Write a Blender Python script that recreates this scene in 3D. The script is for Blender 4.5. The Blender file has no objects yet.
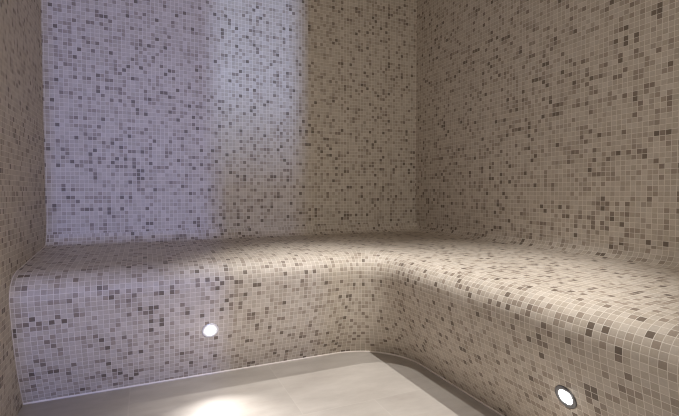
import bpy, bmesh, math
from mathutils import Vector, Matrix

C = bpy.context.scene.collection
PI = math.pi
R = math.radians

# ------------------------------------------------------------------ sizes (metres)
W = 2.154          # left wall at x = -W, right wall at x = 0
L = 3.0            # back wall at y = 0, front wall at y = -L
H = 2.40           # ceiling height
P = 0.020          # mosaic pitch

# ------------------------------------------------------------------ helpers
def link(name, bm, m=None, parent=None, smooth=False):
    me = bpy.data.meshes.new(name)
    bm.normal_update()
    bm.to_mesh(me)
    bm.free()
    if smooth:
        for p in me.polygons:
            p.use_smooth = True
    o = bpy.data.objects.new(name, me)
    C.objects.link(o)
    if m:
        me.materials.append(m)
    if parent:
        o.parent = parent
        o.matrix_parent_inverse = Matrix.Identity(4)
    return o

def thing(name, label, cat, loc=(0, 0, 0), group=None):
    o = bpy.data.objects.new(name, None)
    C.objects.link(o)
    o.location = loc
    o.empty_display_size = 0.05
    o['label'] = label
    o['category'] = cat
    if group:
        o['group'] = group
    return o

def quad_wall(name, pts, uvs, m):
    """one flat rectangle subdivided only by its own corners, uv in tiles"""
    bm = bmesh.new()
    uv = bm.loops.layers.uv.new('UVMap')
    f = bm.faces.new([bm.verts.new(p) for p in pts])
    for lp, t in zip(f.loops, uvs):
        lp[uv].uv = t
    o = link(name, bm, m)
    o['kind'] = 'structure'
    return o

def box(bm, x0, x1, y0, y1, z0, z1):
    v = [bm.verts.new((x, y, z)) for x in (x0, x1) for y in (y0, y1) for z in (z0, z1)]
    for a in ((0, 1, 3, 2), (4, 6, 7, 5), (0, 4, 5, 1), (2, 3, 7, 6), (0, 2, 6, 4), (1, 5, 7, 3)):
        bm.faces.new([v[i] for i in a])
    bmesh.ops.recalc_face_normals(bm, faces=bm.faces)

# ------------------------------------------------------------------ materials
class NT:
    def __init__(self, name):
        self.m = bpy.data.materials.new(name)
        self.m.use_nodes = True
        self.t = self.m.node_tree
        self.bsdf = self.t.nodes['Principled BSDF']
    def n(self, kind, **kw):
        nd = self.t.nodes.new(kind)
        for k, v in kw.items():
            setattr(nd, k, v)
        return nd
    def l(self, a, b):
        self.t.links.new(a, b)
    def math(self, op, a, b=None, c=None):
        nd = self.n('ShaderNodeMath', operation=op)
        for i, v in enumerate((a, b, c)):
            if v is None:
                continue
            if isinstance(v, (int, float)):
                nd.inputs[i].default_value = v
            else:
                self.l(v, nd.inputs[i])
        return nd.outputs[0]
    def mix(self, fac, a, b, blend='MIX'):
        nd = self.n('ShaderNodeMix', data_type='RGBA', blend_type=blend)
        for sock, v in ((nd.inputs[0], fac), (nd.inputs[6], a), (nd.inputs[7], b)):
            if isinstance(v, (int, float)):
                sock.default_value = v
            elif isinstance(v, tuple):
                sock.default_value = (*v, 1)
            else:
                self.l(v, sock)
        return nd.outputs[2]

def srgb(r, g, b):
    f = lambda c: (c / 255 / 12.92) if c / 255 <= 0.04045 else ((c / 255 + 0.055) / 1.055) ** 2.4
    return (f(r), f(g), f(b))

def mosaic(name, offset=(0, 0)):
    k = NT(name)
    uv = k.n('ShaderNodeUVMap', uv_map='UVMap')
    ad = k.n('ShaderNodeVectorMath', operation='ADD')
    k.l(uv.outputs[0], ad.inputs[0])
    ad.inputs[1].default_value = (offset[0], offset[1], 0)
    fl = k.n('ShaderNodeVectorMath', operation='FLOOR')
    k.l(ad.outputs[0], fl.inputs[0])
    fr = k.n('ShaderNodeVectorMath', operation='FRACTION')
    k.l(ad.outputs[0], fr.inputs[0])
    wn = k.n('ShaderNodeTexWhiteNoise', noise_dimensions='2D')
    k.l(fl.outputs[0], wn.inputs['Vector'])
    ramp = k.n('ShaderNodeValToRGB')
    ramp.color_ramp.interpolation = 'CONSTANT'
    cols = TILE_COLS
    e = ramp.color_ramp.elements
    while len(e) < len(cols):
        e.new(1.0)
    for i, (pos, c) in enumerate(cols):
        e[i].position = pos
    for i, (pos, c) in enumerate(cols):
        e[i].color = (*srgb(*c), 1)
    k.l(wn.outputs['Value'], ramp.inputs[0])
    # small per tile brightness jitter and faint stone veining
    sep = k.n('ShaderNodeSeparateColor')
    k.l(wn.outputs['Color'], sep.inputs[0])
    jit = k.math('MULTIPLY_ADD', sep.outputs[1], 0.14, 0.93)
    ns = k.n('ShaderNodeTexNoise')
    ns.inputs['Scale'].default_value = 3.1
    ns.inputs['Detail'].default_value = 3
    k.l(ad.outputs[0], ns.inputs['Vector'])
    vein = k.math('MULTIPLY_ADD', ns.outputs['Fac'], 0.22, 0.89)
    br = k.math('MULTIPLY', jit, vein)
    cb = k.n('ShaderNodeCombineColor')
    for i in range(3):
        k.l(br, cb.inputs[i])
    tile = k.mix(1.0, ramp.outputs[0], cb.outputs[0], 'MULTIPLY')
    # grout
    sx = k.n('ShaderNodeSeparateXYZ')
    k.l(fr.outputs[0], sx.inputs[0])
    dx = k.math('ABSOLUTE', k.math('SUBTRACT', sx.outputs[0], 0.5))
    dy = k.math('ABSOLUTE', k.math('SUBTRACT', sx.outputs[1], 0.5))
    d = k.math('MAXIMUM', dx, dy)
    mr = k.n('ShaderNodeMapRange', interpolation_type='SMOOTHSTEP')
    k.l(d, mr.inputs[0])
    mr.inputs[1].default_value = 0.442
    mr.inputs[2].default_value = 0.472
    g = mr.outputs[0]
    col = k.mix(g, tile, srgb(*GROUT))
    k.l(col, k.bsdf.inputs['Base Color'])
    rough = k.math('MULTIPLY_ADD', g, 0.35, 0.50)
    k.l(rough, k.bsdf.inputs['Roughness'])
    k.bsdf.inputs['Specular IOR Level'].default_value = 0.35
    bp = k.n('ShaderNodeBump')
    bp.inputs['Strength'].default_value = 0.25
    bp.inputs['Distance'].default_value = 0.0012
    k.l(k.math('SUBTRACT', 1.0, g), bp.inputs['Height'])
    k.l(bp.outputs[0], k.bsdf.inputs['Normal'])
    return k.m

TILE_COLS = [(0.0, (186, 174, 160)), (0.30, (180, 168, 153)), (0.52, (191, 180, 167)),
             (0.67, (171, 158, 144)), (0.81, (157, 143, 129)), (0.915, (136, 122, 109)), (0.962, (116, 103, 91))]
GROUT = (216, 207, 195)

def floor_mat():
    k = NT('pale_stone_floor_tile')
    tc = k.n('ShaderNodeNewGeometry')
    sep = k.n('ShaderNodeSeparateXYZ')
    k.l(tc.outputs['Position'], sep.inputs[0])
    T = 0.60
    # joints run along x at y = -1.02, -1.62 ...; each row shifted half a tile
    v = k.math('DIVIDE', k.math('ADD', sep.outputs[1], 1.02), T)
    row = k.math('FLOOR', v)
    u0 = k.math('DIVIDE', k.math('ADD', sep.outputs[0], 1.175), T)
    u = k.math('MULTIPLY_ADD', row, 0.5, u0)
    col_ = k.math('FLOOR', u)
    fu = k.math('ABSOLUTE', k.math('SUBTRACT', k.math('FRACT', u), 0.5))
    fv = k.math('ABSOLUTE', k.math('SUBTRACT', k.math('FRACT', v), 0.5))
    d = k.math('MAXIMUM', fu, fv)
    mr = k.n('ShaderNodeMapRange')
    k.l(d, mr.inputs[0])
    mr.inputs[1].default_value = 0.4962
    mr.inputs[2].default_value = 0.4975
    cmb = k.n('ShaderNodeCombineXYZ')
    k.l(col_, cmb.inputs[0]); k.l(row, cmb.inputs[1])
    wn = k.n('ShaderNodeTexWhiteNoise', noise_dimensions='2D')
    k.l(cmb.outputs[0], wn.inputs['Vector'])
    # soft clouding, streaks
    mp = k.n('ShaderNodeMapping')
    mp.inputs['Scale'].default_value = (3.0, 7.0, 1)
    mp.inputs['Rotation'].default_value = (0, 0, R(20))
    k.l(tc.outputs['Position'], mp.inputs[0])
    off = k.n('ShaderNodeVectorMath', operation='MULTIPLY_ADD')
    k.l(wn.outputs['Color'], off.inputs[0]); off.inputs[1].default_value = (9, 9, 9)
    k.l(mp.outputs[0], off.inputs[2])
    ns = k.n('ShaderNodeTexNoise')
    ns.inputs['Scale'].default_value = 1.6
    ns.inputs['Detail'].default_value = 7
    ns.inputs['Roughness'].default_value = 0.62
    k.l(off.outputs[0], ns.inputs['Vector'])
    base = k.mix(ns.outputs['Fac'], srgb(148, 139, 131), srgb(190, 183, 175))
    tint = k.math('MULTIPLY_ADD', wn.outputs['Value'], 0.07, 0.96)
    cb = k.n('ShaderNodeCombineColor')
    for i in range(3):
        k.l(tint, cb.inputs[i])
    base = k.mix(1.0, base, cb.outputs[0], 'MULTIPLY')
    col = k.mix(k.math('MULTIPLY', mr.outputs[0], 0.2), base, srgb(196, 190, 182))
    k.l(col, k.bsdf.inputs['Base Color'])
    k.bsdf.inputs['Roughness'].default_value = 0.5
    k.bsdf.inputs['Specular IOR Level'].default_value = 0.3
    bp = k.n('ShaderNodeBump')
    bp.inputs['Strength'].default_value = 0.15
    bp.inputs['Distance'].default_value = 0.002
    k.l(ns.outputs['Fac'], bp.inputs['Height'])
    k.l(bp.outputs[0], k.bsdf.inputs['Normal'])
    return k.m

def plain(name, col, rough=0.6, metal=0.0, noise=0.08, scale=40):
    k = NT(name)
    ns = k.n('ShaderNodeTexNoise')
    ns.inputs['Scale'].default_value = scale
    tc = k.n('ShaderNodeTexCoord')
    k.l(tc.outputs['Object'], ns.inputs['Vector'])
    a = tuple(c * (1 - noise) for c in srgb(*col)); b = tuple(min(1, c * (1 + noise)) for c in srgb(*col))
    k.l(k.mix(ns.outputs['Fac'], a, b), k.bsdf.inputs['Base Color'])
    k.bsdf.inputs['Roughness'].default_value = rough
    k.bsdf.inputs['Metallic'].default_value = metal
    return k.m

def glow(name, col, strength):
    k = NT(name)
    k.bsdf.inputs['Base Color'].default_value = (0.9, 0.9, 0.9, 1)
    k.bsdf.inputs['Emission Color'].default_value = (*col, 1)
    k.bsdf.inputs['Emission Strength'].default_value = strength
    return k.m

M_back = mosaic('beige_mosaic_back', (0.35, 0.2))
M_right = mosaic('beige_mosaic_right', (131.0, 57.2))
M_left = mosaic('beige_mosaic_left', (271.0, 17.2))
M_bench = mosaic('beige_mosaic_bench', (511.0, 333.0))
M_floor = floor_mat()
M_seal = plain('white_sealant', (216, 206, 197), 0.5)
M_steel = plain('brushed_steel', (120, 120, 122), 0.38, 0.85)
M_glare_ring = plain('glare_paled_metal', (215, 213, 210), 0.4, 0.2)  # ring metal coloured paler to stand in for lens glare
M_plaster = plain('pale_plaster', (196, 186, 172), 0.8)
M_lens = glow('lit_lens', (1.0, 0.98, 0.95), 14.0)

# ------------------------------------------------------------------ room shell
quad_wall('wall_back', [(-W, 0, 0), (0, 0, 0), (0, 0, H), (-W, 0, H)],
          [(-W / P, 0), (0, 0), (0, H / P), (-W / P, H / P)], M_back)
quad_wall('wall_right', [(0, 0, 0), (0, -L, 0), (0, -L, H), (0, 0, H)],
          [(0, 0), (L / P, 0), (L / P, H / P), (0, H / P)], M_right)
quad_wall('wall_left', [(-W, -L, 0), (-W, 0, 0), (-W, 0, H), (-W, -L, H)],
          [(-L / P, 0), (0, 0), (0, H / P), (-L / P, H / P)], M_left)
quad_wall('floor', [(-W, -L - 1.2, 0), (0, -L - 1.2, 0), (0, 0, 0), (-W, 0, 0)], [(0, 0), (1, 0), (1, 1), (0, 1)], M_floor)
quad_wall('ceiling', [(-W, 0, H), (0, 0, H), (0, -L, H), (-W, -L, H)], [(0, 0), (1, 0), (1, 1), (0, 1)], M_plaster)
# front wall behind the camera with a doorway opening shaped to cut the daylight patch
DX0, DX1, DX2, DZ, SZ = -2.12, -1.624, -1.324, 2.10, 1.27
bm = bmesh.new()
for x0, x1, z0, z1 in ((-W, DX0, 0, H), (DX2, 0, 0, H), (DX0, DX2, DZ, H)):
    bm.faces.new([bm.verts.new(p) for p in ((x0, -L, z0), (x0, -L, z1), (x1, -L, z1), (x1, -L, z0))])
fw = link('wall_front', bm, M_plaster)
fw['kind'] = 'structure'
def tinted(name, col):
    k = NT(name)
    tr = k.n('ShaderNodeBsdfTransparent')
    tr.inputs[0].default_value = (*col, 1)
    k.l(tr.outputs[0], k.t.nodes['Material Output'].inputs['Surface'])
    return k.m
# single-sheet unseen panes, added to tint daylight at the door and dim it beside
for nm, x0, x1, z0, z1, col in (('door_1', DX0, DX1, 0.005, DZ, (0.36, 0.36, 0.52)), ('daylight_dimmer', DX1, DX2, 0.0, SZ, (0.17, 0.15, 0.16))):
    bm = bmesh.new()
    bm.faces.new([bm.verts.new(p) for p in ((x0, -L, z0), (x0, -L, z1), (x1, -L, z1), (x1, -L, z0))])
    dr = link(nm, bm, tinted(nm + '_glass', col))
    dr['kind'] = 'structure'

# ------------------------------------------------------------------ L shaped bench
# profile: (d, z), d = distance out from the wall, running wall -> seat -> lip -> leaning front -> floor
def arc(cx, cz, r, a0, a1, n):
    return [(cx + r * math.cos(a0 + (a1 - a0) * i / n), cz + r * math.sin(a0 + (a1 - a0) * i / n)) for i in range(n + 1)]

BASE_D, LIP_D = 0.500, 0.650
def spline(pts, n):
    """Catmull-Rom through pts, n steps per span"""
    q = [pts[0]] + pts + [pts[-1]]
    out = []
    for i in range(1, len(q) - 2):
        p0, p1, p2, p3 = q[i - 1:i + 3]
        for k in range(n):
            t = k / n
            out.append(tuple(0.5 * (2 * p1[c] + (p2[c] - p0[c]) * t + (2 * p0[c] - 5 * p1[c] + 4 * p2[c] - p3[c]) * t * t
                                    + (3 * p1[c] - p0[c] - 3 * p2[c] + p3[c]) * t ** 3) for c in (0, 1)))
    return out + [pts[-1]]
prof = arc(0.055, 0.624, 0.055, PI, 1.5 * PI - 0.10, 8)      # cove up the wall
n_cove = len(prof)
prof += spline([prof[-1], (0.20, 0.5585), (0.36, 0.547), (0.50, 0.537)], 5)[1:]
n_seat = len(prof)
prof += spline([(0.50, 0.537), (0.560, 0.531), (0.605, 0.517), (0.635, 0.492), (0.649, 0.458), (0.6495, 0.425)], 4)[1:]
n_lip = len(prof)
front_pts = [(0.6495, 0.425), (0.637, 0.365), (0.606, 0.245), (0.557, 0.115), (0.500, 0.0)]
prof += spline(front_pts, 5)[1:]
cum = [0.0]
for a, b in zip(prof, prof[1:]):
    cum.append(cum[-1] + math.hypot(b[0] - a[0], b[1] - a[1]))

R_BASE = 0.32
def corner_r(d, outer):
    if outer:
        return max(0.06, R_BASE - (d - BASE_D))
    t = min(1, d / 0.50)
    r_end = R_BASE - (0.50 - BASE_D)
    return 0.04 + (r_end - 0.04) * t ** 1.5

NB, NA, NR = 24, 20, 30
def ring(d, outer):
    """plan line at distance d from the walls: along the back bench, round the corner, along the right bench"""
    r = corner_r(d, outer)
    cx_, cy_ = -d - r, -d - r
    pts = []
    for i in range(NB):
        pts.append((-W + (cx_ + W) * i / NB, -d))
    for i in range(NA + 1):
        a = PI / 2 - (PI / 2) * i / NA
        pts.append((cx_ + r * math.cos(a), cy_ + r * math.sin(a)))
    for i in range(1, NR + 1):
        pts.append((-d, cy_ + (-L - cy_) * i / NR))
    return pts

rings = [ring(d, i >= n_seat) for i, (d, z) in enumerate(prof)]
# arc length along the front, taken half way down the front face so tile columns follow the curve
ref = ring(0.58, True)
ul = [ref[0][0]]
for a, b in zip(ref, ref[1:]):
    ul.append(ul[-1] + math.hypot(b[0] - a[0], b[1] - a[1]))
NPT = len(ref)
mid = NB + NA // 2

def bench_part(name, i0, i1, parent, seat_until):
    bm = bmesh.new()
    uv = bm.loops.layers.uv.new('UVMap')
    V = [[bm.verts.new((x, y, prof[i][1])) for (x, y) in rings[i]] for i in range(i0, i1 + 1)]
    for i in range(i0, i1):
        for j in range(NPT - 1):
            idx = [(i, j), (i + 1, j), (i + 1, j + 1), (i, j + 1)]
            f = bm.faces.new([V[a - i0][b] for a, b in idx])
            for lp, (a, b) in zip(f.loops, idx):
                x, y = rings[a][b]
                if a <= seat_until and i < seat_until:
                    # flat top: one square grid through both wings, running up the cove
                    if j < mid:
                        t = (x / P, -cum[a] / P)
                    else:
                        t = (-cum[a] / P, y / P)
                    if NB <= b <= NB + NA and n_cove < a:
                        t = (x / P, y / P) if False else t
                else:
                    if b <= NB:
                        t = (x / P + (ul[b] - x) * 0 / P, -cum[a] / P)
                    else:
                        t = (ul[b] / P, -cum[a] / P)
                lp[uv].uv = t
    return link(name, bm, M_bench, parent, True)

bench = thing('steam_bench', 'L-shaped built-in bench clad in beige mosaic with rounded edge along both walls', 'bench')
bench_part('seat', 0, n_lip - 1, bench, n_seat)
bench_part('front_panel', n_lip - 1, len(prof) - 1, bench, 0)

def strip_tube(name, pts, r, parent, m, n=8):
    bm = bmesh.new()
    rows = []
    for i, p in enumerate(pts):
        p = Vector(p)
        a = Vector(pts[max(0, i - 1)]); b = Vector(pts[min(len(pts) - 1, i + 1)])
        t = (b - a).normalized()
        s = t.cross(Vector((0, 0, 1)))
        if s.length < 1e-3:
            s = Vector((1, 0, 0))
        s.normalize()
        q = s.cross(t)
        rows.append([bm.verts.new(p + r * (math.cos(2 * PI * k / n) * s + math.sin(2 * PI * k / n) * q)) for k in range(n)])
    for a, b in zip(rows, rows[1:]):
        for k in range(n):
            bm.faces.new([a[k], a[(k + 1) % n], b[(k + 1) % n], b[k]])
    bmesh.ops.recalc_face_normals(bm, faces=bm.faces)
    return link(name, bm, m, parent, True)

base_line = [(x, y, 0.003) for x, y in rings[-1]]
s1 = strip_tube('base_seal', base_line, 0.0058, bench, M_seal)
s1['label'] = 'thin white sealant line where bench meets floor'
side = [(-W + 0.001, -d, z) for d, z in prof]
s2 = strip_tube('side_seal', side, 0.0018, bench, M_seal)
s2['label'] = 'thin white sealant line where bench meets left wall'

# ------------------------------------------------------------------ recessed bench lights
def lathe(bm, prof_, n=40):
    rows = []
    for r, h in prof_:
        rows.append([bm.verts.new((r * math.cos(2 * PI * k / n), r * math.sin(2 * PI * k / n), h)) for k in range(n)] if r > 1e-6 else [bm.verts.new((0, 0, h))])
    for a, b in zip(rows, rows[1:]):
        for k in range(n):
            k2 = (k + 1) % n
            vs = [a[k % len(a)], a[k2 % len(a)], b[k2 % len(b)], b[k % len(b)]]
            u = []
            for v in vs:
                if v not in u:
                    u.append(v)
            if len(u) > 2:
                bm.faces.new(u)
    bmesh.ops.recalc_face_normals(bm, faces=bm.faces)

def bench_light(loc, normal, label, energy, cone, ring_m, ring_label):
    t = thing('recessed_light', label, 'light', loc, 'round lights set in the bench front')
    t.rotation_euler = Vector(normal).to_track_quat('Z', 'Y').to_euler()
    bm = bmesh.new()
    lathe(bm, [(0.0225, -0.012), (0.0225, 0.0012), (0.0245, 0.0032), (0.0320, 0.0032), (0.0345, 0.0018), (0.0350, -0.003)])
    r = link('trim_ring', bm, ring_m, t, True)
    r['label'] = ring_label
    bm = bmesh.new()
    lathe(bm, [(0.0, 0.0028), (0.010, 0.0026), (0.018, 0.0016), (0.0222, 0.0)])
    le = link('lens', bm, M_lens, t, True)
    le['label'] = 'glowing white lens'
    ld = bpy.data.lights.new('bench_lamp', 'SPOT')
    ld.energy = energy
    ld.color = (1.0, 0.99, 0.98)
    ld.spot_size = cone
    ld.spot_blend = 1.0
    ld.shadow_soft_size = 0.015
    lo = bpy.data.objects.new('bench_lamp', ld)
    C.objects.link(lo)
    n = Vector(normal).normalized()
    lo.location = Vector(loc) + n * 0.02
    gd = bpy.data.lights.new('halo_fill', 'POINT')  # extra point light added to imitate the halo around the lens
    gd.energy = 0.035
    gd.color = (1.0, 0.98, 0.96)
    gd.shadow_soft_size = 0.004
    go = bpy.data.objects.new('halo_fill', gd)
    C.objects.link(go)
    go.location = Vector(loc) + n * 0.022
    return lo, n

def face_d(z):
    for (d0, z0), (d1, z1) in zip(prof[n_lip - 1:], prof[n_lip:]):
        if z1 <= z <= z0:
            return d0 + (d1 - d0) * (z - z0) / (z1 - z0)
lean = math.atan2(face_d(0.26) - face_d(0.20), 0.06)
nz = -math.sin(lean); nh = math.cos(lean)
zl_ = 0.234
lampA, nA = bench_light((-1.455, -face_d(zl_), zl_), (0, -nh, nz), 'round glowing light with ring coloured pale to suggest glare low in the bench front under the back wall', 15.0, R(100), M_glare_ring, 'trim ring coloured pale to imitate the glow washing it out')
lampA.rotation_euler = (Vector((0, -0.955, -0.29))).to_track_quat('-Z', 'Y').to_euler()
zr_ = 0.243
lampB, nB = bench_light((-face_d(zr_), -1.675, zr_), (-nh, 0, nz), 'round glowing light with dark grey ring low in the right bench front', 3.0, R(150), M_steel, 'grey metal trim ring')
lampB.rotation_euler = (Vector((-0.60, 0, -0.80))).to_track_quat('-Z', 'Y').to_euler()

# ------------------------------------------------------------------ lights
def spot(name, loc, target, energy, cone, blend, size, col):
    d = bpy.data.lights.new(name, 'SPOT')
    d.energy = energy; d.spot_size = R(cone); d.spot_blend = blend; d.shadow_soft_size = size; d.color = col
    o = bpy.data.objects.new(name, d); C.objects.link(o)
    o.location = loc
    o.rotation_euler = (Vector(target) - Vector(loc)).to_track_quat('-Z', 'Y').to_euler()
    return o

def area(name, loc, target, energy, sx, sy, col, spread=180):
    d = bpy.data.lights.new(name, 'AREA')
    d.shape = 'RECTANGLE'; d.size = sx; d.size_y = sy; d.energy = energy; d.color = col; d.spread = R(spread)
    o = bpy.data.objects.new(name, d); C.objects.link(o)
    o.location = loc
    o.rotation_euler = (Vector(target) - Vector(loc)).to_track_quat('-Z', 'Y').to_euler()
    return o

WARM = (1.0, 0.985, 0.96)
spot('ceiling_lamp_front', (-0.66, -2.10, 2.36), (-0.80, -1.05, 0), 195, 50, 0.9, 0.004, WARM)
spot('ceiling_lamp_back', (-1.07, -0.56, 2.36), (-1.02, -0.98, 0), 105, 45, 1.0, 0.006, WARM)
area('fill_glow', (-1.55, -2.9, 1.2), (-0.6, -0.9, 0.9), 15, 1.1, 1.9, (1.0, 0.97, 0.92))  # soft fill with no fixture, added near the front wall to lift the room
area('fill_glow', (-0.55, -2.9, 1.3), (-1.9, -1.0, 1.0), 8, 0.9, 1.6, (1.0, 0.95, 0.86))  # second added fill, aimed across to brighten the left side
area('daylight', (-2.05, -7.5, 1.45), (-1.6, 0, 1.2), 46, 0.20, 0.9, (0.38, 0.53, 1.0), 60)

w = bpy.data.worlds.new('World')
w.use_nodes = True
w.node_tree.nodes['Background'].inputs[0].default_value = (0.6, 0.62, 0.7, 1)
w.node_tree.nodes['Background'].inputs[1].default_value = 0.15
bpy.context.scene.world = w

# ------------------------------------------------------------------ camera
cam = bpy.data.cameras.new('camera')
cam.sensor_fit = 'HORIZONTAL'
cam.sensor_width = 36
cam.lens = 435.8 / 679 * 36
cam.clip_start = 0.02
co = bpy.data.objects.new('camera', cam)
C.objects.link(co)
co.location = (-1.70, -2.54, 0.83)
co.rotation_euler = (R(90 - 2.0), 0, -R(23.88))
sc = bpy.context.scene
sc.camera = co
sc.view_settings.view_transform = 'Standard'
sc.view_settings.look = 'None'
sc.view_settings.exposure = 0.0
sc.cycles.filter_width = 1.05
